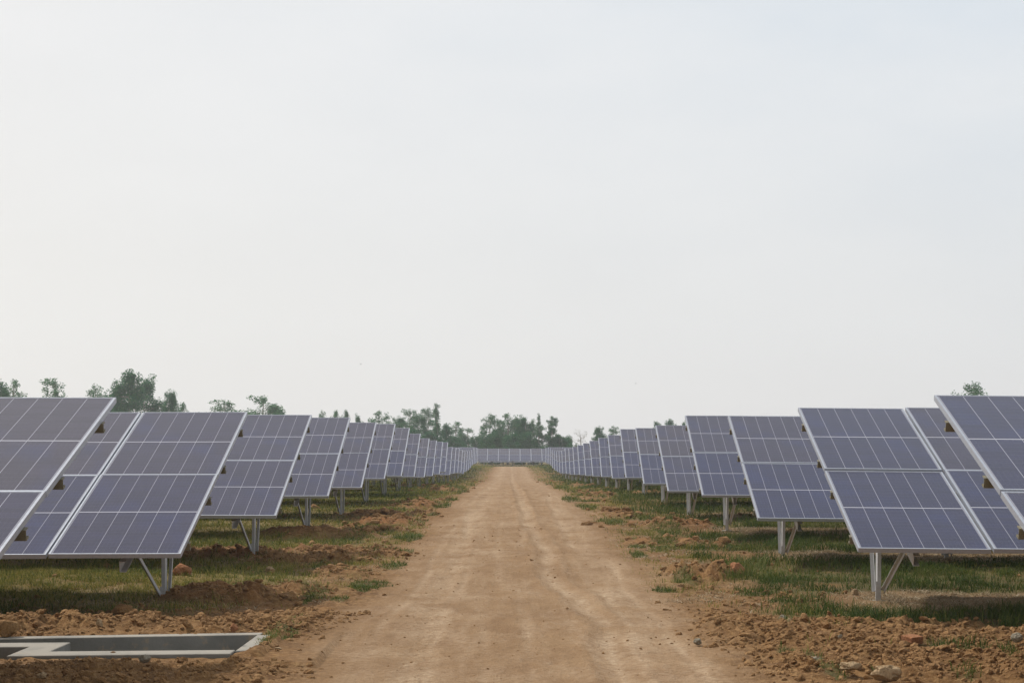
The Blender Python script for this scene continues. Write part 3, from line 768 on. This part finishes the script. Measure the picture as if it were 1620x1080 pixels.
def make_tree(seed, H, Wd, first, nlimb, nclump, leaves, ls, mat, clump=.55, profile='round'):
    """unit tree of height H and crown width Wd; crown begins at height 'first'"""
    R = random.Random(seed); r = np.random.default_rng(seed)
    TV, TQ = [], []
    def add(pts, rs):
        v, q = tube(pts, rs); n = len(TV); TV.extend(v); TQ.extend([tuple(n+i for i in t) for t in q])
    lean = Vector((R.uniform(-.04, .04), R.uniform(-.04, .04), 0))
    trunk = [Vector((math.sin(t*2.3+seed)*.12, math.cos(t*1.7+seed)*.10, 0))*t*2 + lean*t*H + Vector((0, 0, H*.93*t)) for t in [i/9 for i in range(10)]]
    trunk[0].z = -.6
    add(trunk, [.17*(1-.88*(i/9)) * (H/9) for i in range(10)])
    centres = []
    for i in range(nlimb):
        t = first/H + (1-first/H)*(i+R.random()*.8)/nlimb; t = min(t, .97)
        k = t*9; a = trunk[int(k)].lerp(trunk[min(int(k)+1, 9)], k-int(k))
        u = (t-first/H)/(1-first/H)
        if profile == 'round': wr = math.sqrt(max(.03, 1-(max(0, u-.3)/.74)**2.2))*R.uniform(.75, 1.1)
        elif profile == 'spire': wr = (1-u)*.9+.15
        else: wr = .55+.6*u - .75*max(0, u-.75)*2
        ln = Wd/2*wr*R.uniform(.45, 1.0); az = R.uniform(0, 2*math.pi) 
        up = R.uniform(.2, .7)*(1-.6*max(0, t-.6)/.4)
        e = a + Vector((math.cos(az)*ln, math.sin(az)*ln, ln*up*.8))
        m = a.lerp(e, .5) + Vector((0, 0, -.08*ln))
        add([a, m, e], [.055*(1-t*.6), .035*(1-t*.5), .012])
        for j in range(nclump):
            s = R.uniform(.45, 1.08); c = a.lerp(e, s) + Vector((R.gauss(0,.28), R.gauss(0,.28), R.gauss(0,.5)))*clump
            centres.append((c, clump*R.uniform(.5, 1.25)*(1-.2*max(0, t-.55)/.45)))
    centres.append((trunk[9]+Vector((0,0,.15)), clump*.8))
    tm = bpy.data.meshes.new('trunk'); tm.from_pydata([v[:] for v in TV], [], TQ); tm.materials.append(M_bark); tm.update()
    P = []
    for (c, rr) in centres:
        n = int(leaves*(rr/clump)**2)
        d = r.normal(size=(n, 3)); d /= np.linalg.norm(d, axis=1)[:, None]
        q = d*(r.random(n)**.45)[:, None]*rr*np.array([1.0, 1.0, 1.0]); P.append(q+np.array(c))
    P = np.concatenate(P); n = len(P)
    u = r.normal(size=(n, 3)); u /= np.linalg.norm(u, axis=1)[:, None]; w = r.normal(size=(n, 3)); w = np.cross(u, w); w /= np.linalg.norm(w, axis=1)[:, None]
    sz = ls*r.uniform(.6, 1.4, n)[:, None]
    Vv = np.stack([P-u*sz*.5, P+w*sz*.28, P+u*sz*.5, P-w*sz*.28], 1)
    b = (np.arange(n)*4)[:, None]
    cm = np_mesh('crown', Vv.reshape(-1, 3), quads=b+np.array([[0,1,2,3]]), mat=mat, attrs=dict(tint=np.repeat(r.random(n), 4), tip=np.ones(n*4)))
    rad_ = np.hypot(P[:, 0]-np.median(P[:, 0]), P[:, 1]-np.median(P[:, 1]))
    return tm, cm, 2*np.percentile(np.abs(P[:, 0]-np.median(P[:, 0])), 97), np.percentile(P[:, 2], 99.5)
KINDS = {
 'airy':  [make_tree(100+i, 10, 4.6, 2.2, 30, 4, 62, .19, M_leafA, .55, 'round') for i in range(4)],
 'dense': [make_tree(200+i, 10, 5.6, 1.2, 34, 5, 120, .20, M_leafB, .70, 'round') for i in range(4)],
 'spire': [make_tree(300+i, 10, 2.0, 2.2, 28, 3, 60, .17, M_leafA, .40, 'spire') for i in range(3)],
 'column':[make_tree(400+i, 10, 2.6, 1.6, 24, 3, 150, .19, M_leafB, .55, 'round') for i in range(2)],
 'bare':  [make_tree(500, 10, 4.4, 3.5, 16, 3, 12, .22, M_leafC, .6, 'vase')],
 'bush':  [make_tree(600+i, 6, 7.0, .3, 24, 5, 150, .23, M_leafB, .85, 'round') for i in range(3)],
}
BASEW = dict(airy=5.6, dense=7.0, spire=2.7, column=3.6, bare=5.4, bush=8.6)
BASEH = dict(airy=10.2, dense=10.5, spire=10.0, column=10.4, bare=10.3, bush=6.6)
TREES = [ # px x, px top y, px width, kind, distance, label
 (3,605,26,'dense',175,'dark leafy tree cut by the frame edge above the nearest left solar table'),
 (22,603,34,'airy',182,'round headed tree just inside the frame edge above the nearest left table'),
 (84,600,40,'airy',180,'lone feathery tree standing clear between two gaps above the nearest left table'),
 (155,611,26,'airy',190,'small loose tree just left of the tallest dark tree group'),
 (203,590,52,'dense',175,'tallest dark green tree of the group above the second left solar table'),
 (231,600,46,'dense',182,'broad dark tree touching the right side of the tallest one'),
 (183,622,44,'bush',178,'low dark bushy tree at the foot of the tallest dark group'),
 (265,621,32,'dense',185,'shorter dark tree to the right of the tall dark group'),
 (287,638,22,'airy',190,'thin low tree ending the dark group on its right'),
 (357,634,50,'airy',200,'wide low feathery tree above the middle of the second left table top'),
 (411,627,40,'airy',195,'feathery tree rising where the second and third left tables meet'),
 (438,642,34,'dense',200,'low rounded tree just right of the feathery tree over the third left table'),
 (511,651,12,'airy',215,'tiny tree tip above the start of the fourth left table'),
 (530,650,18,'airy',212,'small round tree top above the fourth left solar table'),
 (546,651,16,'dense',215,'small dark tree top at the end of the fourth left table'),
 (567,658,16,'dense',215,'small dark tree between the fourth and fifth left tables'),
 (599,651,28,'airy',210,'open crowned tree above the fifth left solar table'),
 (627,661,28,'dense',210,'dark rounded tree behind the sixth left solar table'),
 (646,648,28,'airy',208,'loose tall tree left of the airy pair before the spire'),
 (664,655,26,'airy',214,'airy tree in the middle of the clump left of the spire'),
 (677,646,28,'airy',208,'tall airy tree leaning against the thin spire tree'),
 (692,639,14,'spire',205,'tall thin spire shaped tree, the highest near the road end'),
 (705,672,20,'dense',212,'short dark tree just right of the thin spire'),
 (655,680,46,'bush',206,'dense low bush under the loose tall trees left of the spire'),
 (680,684,46,'bush',204,'dense low bush at the foot of the thin spire tree'),
 (722,668,30,'airy',215,'open crowned tree midway between spire and road'),
 (741,678,24,'airy',214,'low pale tree to the left of the road end clump'),
 (720,691,40,'bush',208,'low bush behind the solar table tops left of the road end'),
 (757,690,26,'bush',212,'small bush in the low gap left of the road end clump'),
 (775,656,24,'airy',205,'thin airy tree at the left edge of the road end clump'),
 (787,664,18,'airy',207,'slender airy tree next in from the left edge of the road end clump'),
 (803,655,30,'airy',206,'tall full tree in the middle of the road end clump'),
 (818,664,30,'dense',208,'dark full tree right of the middle of the road end clump'),
 (830,660,24,'dense',206,'dark leafy tree on the right half of the road end clump'),
 (782,684,44,'bush',203,'light green bush at the foot of the road end clump on its left side'),
 (805,688,48,'bush',202,'wide dense bush straight beyond the end of the dirt road'),
 (835,684,40,'bush',203,'dense bush at the foot of the road end clump on its right side'),
 (842,664,12,'spire',210,'short thin tree between the dark tree and the two slender spires'),
 (851,656,12,'spire',205,'slender spire tree with a bare stem right of the road end clump'),
 (857,673,20,'airy',206,'loose open tree leaning beside the slender spire'),
 (872,660,19,'column',205,'dense dark column shaped tree standing alone right of the spires'),
 (884,688,36,'bush',206,'low bush right of the dark column tree'),
 (897,692,30,'bush',212,'lowest bush near the pale bare tree'),
 (920,680,20,'bare',208,'pale almost leafless tree above the far right tables'),
 (951,676,20,'dense',205,'small round tree left of its twin above the ninth right table'),
 (972,675,18,'airy',207,'small feathery tree above the eighth right solar table'),
 (1041,668,16,'dense',200,'small dark tree tip above the fifth right solar table'),
 (1061,665,22,'dense',200,'rounded dark tree top between the fifth and fourth right tables'),
 (1081,668,12,'dense',204,'last bit of tree crown beside the fourth right table corner'),
 (1538,607,46,'airy',185,'lone round tree above the gap left of the nearest right table'),
]
cnt = {}
for (px, py, pw, kind, D, lab) in TREES:
    i = cnt.get(kind, 0); cnt[kind] = i+1
    tm, cm, uw, uh = KINDS[kind][i % len(KINDS[kind])]
    zb = float(gbase(np.array(float(D))))
    X = (px-VX)*D/F; ztop = (HY-py)*D/F
    H = ztop - zb; wd = pw*D/F
    sz = H/uh; sx = wd*(1.12 if kind in ('bush','column','spire') else 1.30)/uw
    nm = {'airy':'eucalyptus_tree','dense':'broadleaf_tree','spire':'slender_tree','column':'columnar_tree','bare':'sparse_tree','bush':'bush'}[kind]
    root = empty(nm, (X, D, zb), (0, 0, random.uniform(0, 6.28)))
    # hidden lower parts may be wide: never squeeze a crown to less than a third of its height
    sx = max(sx, .30*sz)
    root.scale = (sx, sx, sz)
    tag(root, lab, 'bush' if kind == 'bush' else 'tree', 'trees beyond the solar field')
    obj('trunk', tm, root); obj('crown', cm, root)

# ------------------------------------------------------------------ birds
def bird(px, py, D, label, yaw):
    bm = bmesh.new(); vs = []
    prof = [(-.16,.004),(-.10,.022),(0,.038),(.09,.030),(.14,.022),(.19,.004)]
    rings = []
    for (x, r) in prof: rings.append([bm.verts.new((x, r*math.cos(t), r*.8*math.sin(t))) for t in [k*math.pi/4 for k in range(8)]])
    for a, b in zip(rings, rings[1:]):
        for k in range(8): bm.faces.new((a[k], a[(k+1) % 8], b[(k+1) % 8], b[k]))
    for s in (-1, 1):
        pts = [(.07,s*.02,.02),(.09,s*.16,.10),(.02,s*.34,.07),(-.03,s*.15,.08),(-.05,s*.02,.02)]
        top = [bm.verts.new(p) for p in pts]; bot = [bm.verts.new((p[0], p[1], p[2]-.008)) for p in pts]
        bm.faces.new(top); bm.faces.new(bot[::-1])
        for k in range(5): bm.faces.new((top[k], bot[k], bot[(k+1) % 5], top[(k+1) % 5]))
    t = [bm.verts.new(p) for p in ((-.12,-.01,.004),(-.12,.01,.004),(-.24,.035,.004),(-.24,-.035,.004))]; bm.faces.new(t)
    me = bpy.data.meshes.new('bird'); bm.to_mesh(me); bm.free(); me.materials.append(M_bird)
    tag(obj('bird', me, loc=((px-VX)*D/F, D, (HY-py)*D/F), rot=(0, 0, yaw)), label, 'bird', 'birds in flight')
M_bird, nt, b, _ = new_mat('dark_feathers')
nt.links.new(mixc(nt, noise_(nt, coords(nt), 30), (.02,.02,.02), (.06,.055,.05)), b.inputs['Base Color'])
bird(570.5, 576, 330, 'small dark bird flying high above the fifth left solar table', .4)
bird(1006, 606.5, 380, 'small dark bird flying above the right row of solar tables', 2.6)

# ------------------------------------------------------------------ haze
m = bpy.data.materials.new('haze_air'); m.use_nodes = True; nt = m.node_tree; nt.nodes.clear()
out = nt.nodes.new('ShaderNodeOutputMaterial'); v = nt.nodes.new('ShaderNodeVolumePrincipled')
v.inputs['Color'].default_value = (.90,.95,1,1); v.inputs['Density'].default_value = .0006; v.inputs['Anisotropy'].default_value = .3
nt.links.new(v.outputs[0], out.inputs['Volume'])
mb = MB(); mb.box((-660, -660, -3.5), (660, 660, 45))
tag(obj('haze', mb.mesh('haze', m)), kind='stuff')['label'] = 'thin pale haze hanging over the whole field'

# ------------------------------------------------------------------ sky and sun
w = bpy.data.worlds.new('World'); scene.world = w; w.use_nodes = True; nt = w.node_tree; nt.nodes.clear()
out = nt.nodes.new('ShaderNodeOutputWorld')
SUN = Vector((-.60, .60, 1.0)).normalized()
elev = math.asin(SUN.z); az = math.atan2(SUN.x, SUN.y)
sky = nt.nodes.new('ShaderNodeTexSky'); sky.sky_type = 'NISHITA'; sky.sun_disc = False
sky.sun_elevation = elev; sky.sun_rotation = az; sky.dust_density = 3.0; sky.air_density = 1.2
bg1 = nt.nodes.new('ShaderNodeBackground'); nt.links.new(sky.outputs[0], bg1.inputs[0]); bg1.inputs[1].default_value = .11
tc = nt.nodes.new('ShaderNodeTexCoord'); sp = nt.nodes.new('ShaderNodeSeparateXYZ'); nt.links.new(tc.outputs['Generated'], sp.inputs[0])
mp = nt.nodes.new('ShaderNodeMapping'); mp.inputs['Scale'].default_value = (3.0, 3.0, 8); nt.links.new(tc.outputs['Generated'], mp.inputs[0])
cl = noise_(nt, mp.outputs[0], 2.0, 6, .5, 0)
# thin veil of cloud: whiter low and to the left, thinner high on the right
lr = math_(nt, 'MULTIPLY_ADD', sp.outputs[0], 1.7, .5, clamp=True)
up = math_(nt, 'MULTIPLY', sp.outputs[2], 4.2, clamp=True)
c_low = mixc(nt, lr, (.870,.842,.815), (.815,.802,.805))
c_high = mixc(nt, lr, (.870,.862,.855), (.715,.785,.855))
veil = mixc(nt, up, c_low, c_high)
veil = mixc(nt, math_(nt, 'MULTIPLY', ramp_(nt, cl, .35, .7), math_(nt, 'MULTIPLY_ADD', up, .45, .15)), veil, (.93,.92,.915))
zen = nt.nodes.new('ShaderNodeMapRange'); nt.links.new(sp.outputs[2], zen.inputs[0])
for q, v_ in zip((1,2,3,4), (.5,1.0,1.0,.6)): zen.inputs[q].default_value = v_
veil = mixc(nt, 1.0, veil, zen.outputs[0], 'MULTIPLY')
bg2 = nt.nodes.new('ShaderNodeBackground'); nt.links.new(veil, bg2.inputs[0]); bg2.inputs[1].default_value = 1.0
thin = math_(nt, 'MULTIPLY', math_(nt, 'MULTIPLY', up, lr), ramp_(nt, cl, .62, .38))
fac = math_(nt, 'SUBTRACT', .92, math_(nt, 'MULTIPLY', thin, .04))
mx = nt.nodes.new('ShaderNodeMixShader'); nt.links.new(fac, mx.inputs[0]); nt.links.new(bg1.outputs[0], mx.inputs[1]); nt.links.new(bg2.outputs[0], mx.inputs[2])
nt.links.new(mx.outputs[0], out.inputs[0])

L = bpy.data.lights.new('sun', 'SUN'); L.energy = 3.5; L.angle = rad(2.0); L.color = (1, .95, .88)
so = bpy.data.objects.new('sun', L); link(so); so.rotation_euler = SUN.to_track_quat('Z', 'Y').to_euler()

# ------------------------------------------------------------------ camera
cam = bpy.data.cameras.new('camera'); co = bpy.data.objects.new('camera', cam); link(co)
co.location = (0, 0, 0); co.rotation_euler = (rad(90), 0, 0)
cam.sensor_width = 36; cam.lens = 36*F/1620
cam.shift_x = (810-VX)/1620; cam.shift_y = (HY-540)/1620
cam.clip_start = .1; cam.clip_end = 3000
scene.camera = co
vs = scene.view_settings
vs.view_transform = 'Standard'; vs.look = 'None'; vs.exposure = 0; vs.gamma = 1
scene.render.engine = 'CYCLES'
scene.cycles.volume_bounces = 1; scene.cycles.max_bounces = 6; scene.cycles.diffuse_bounces = 3
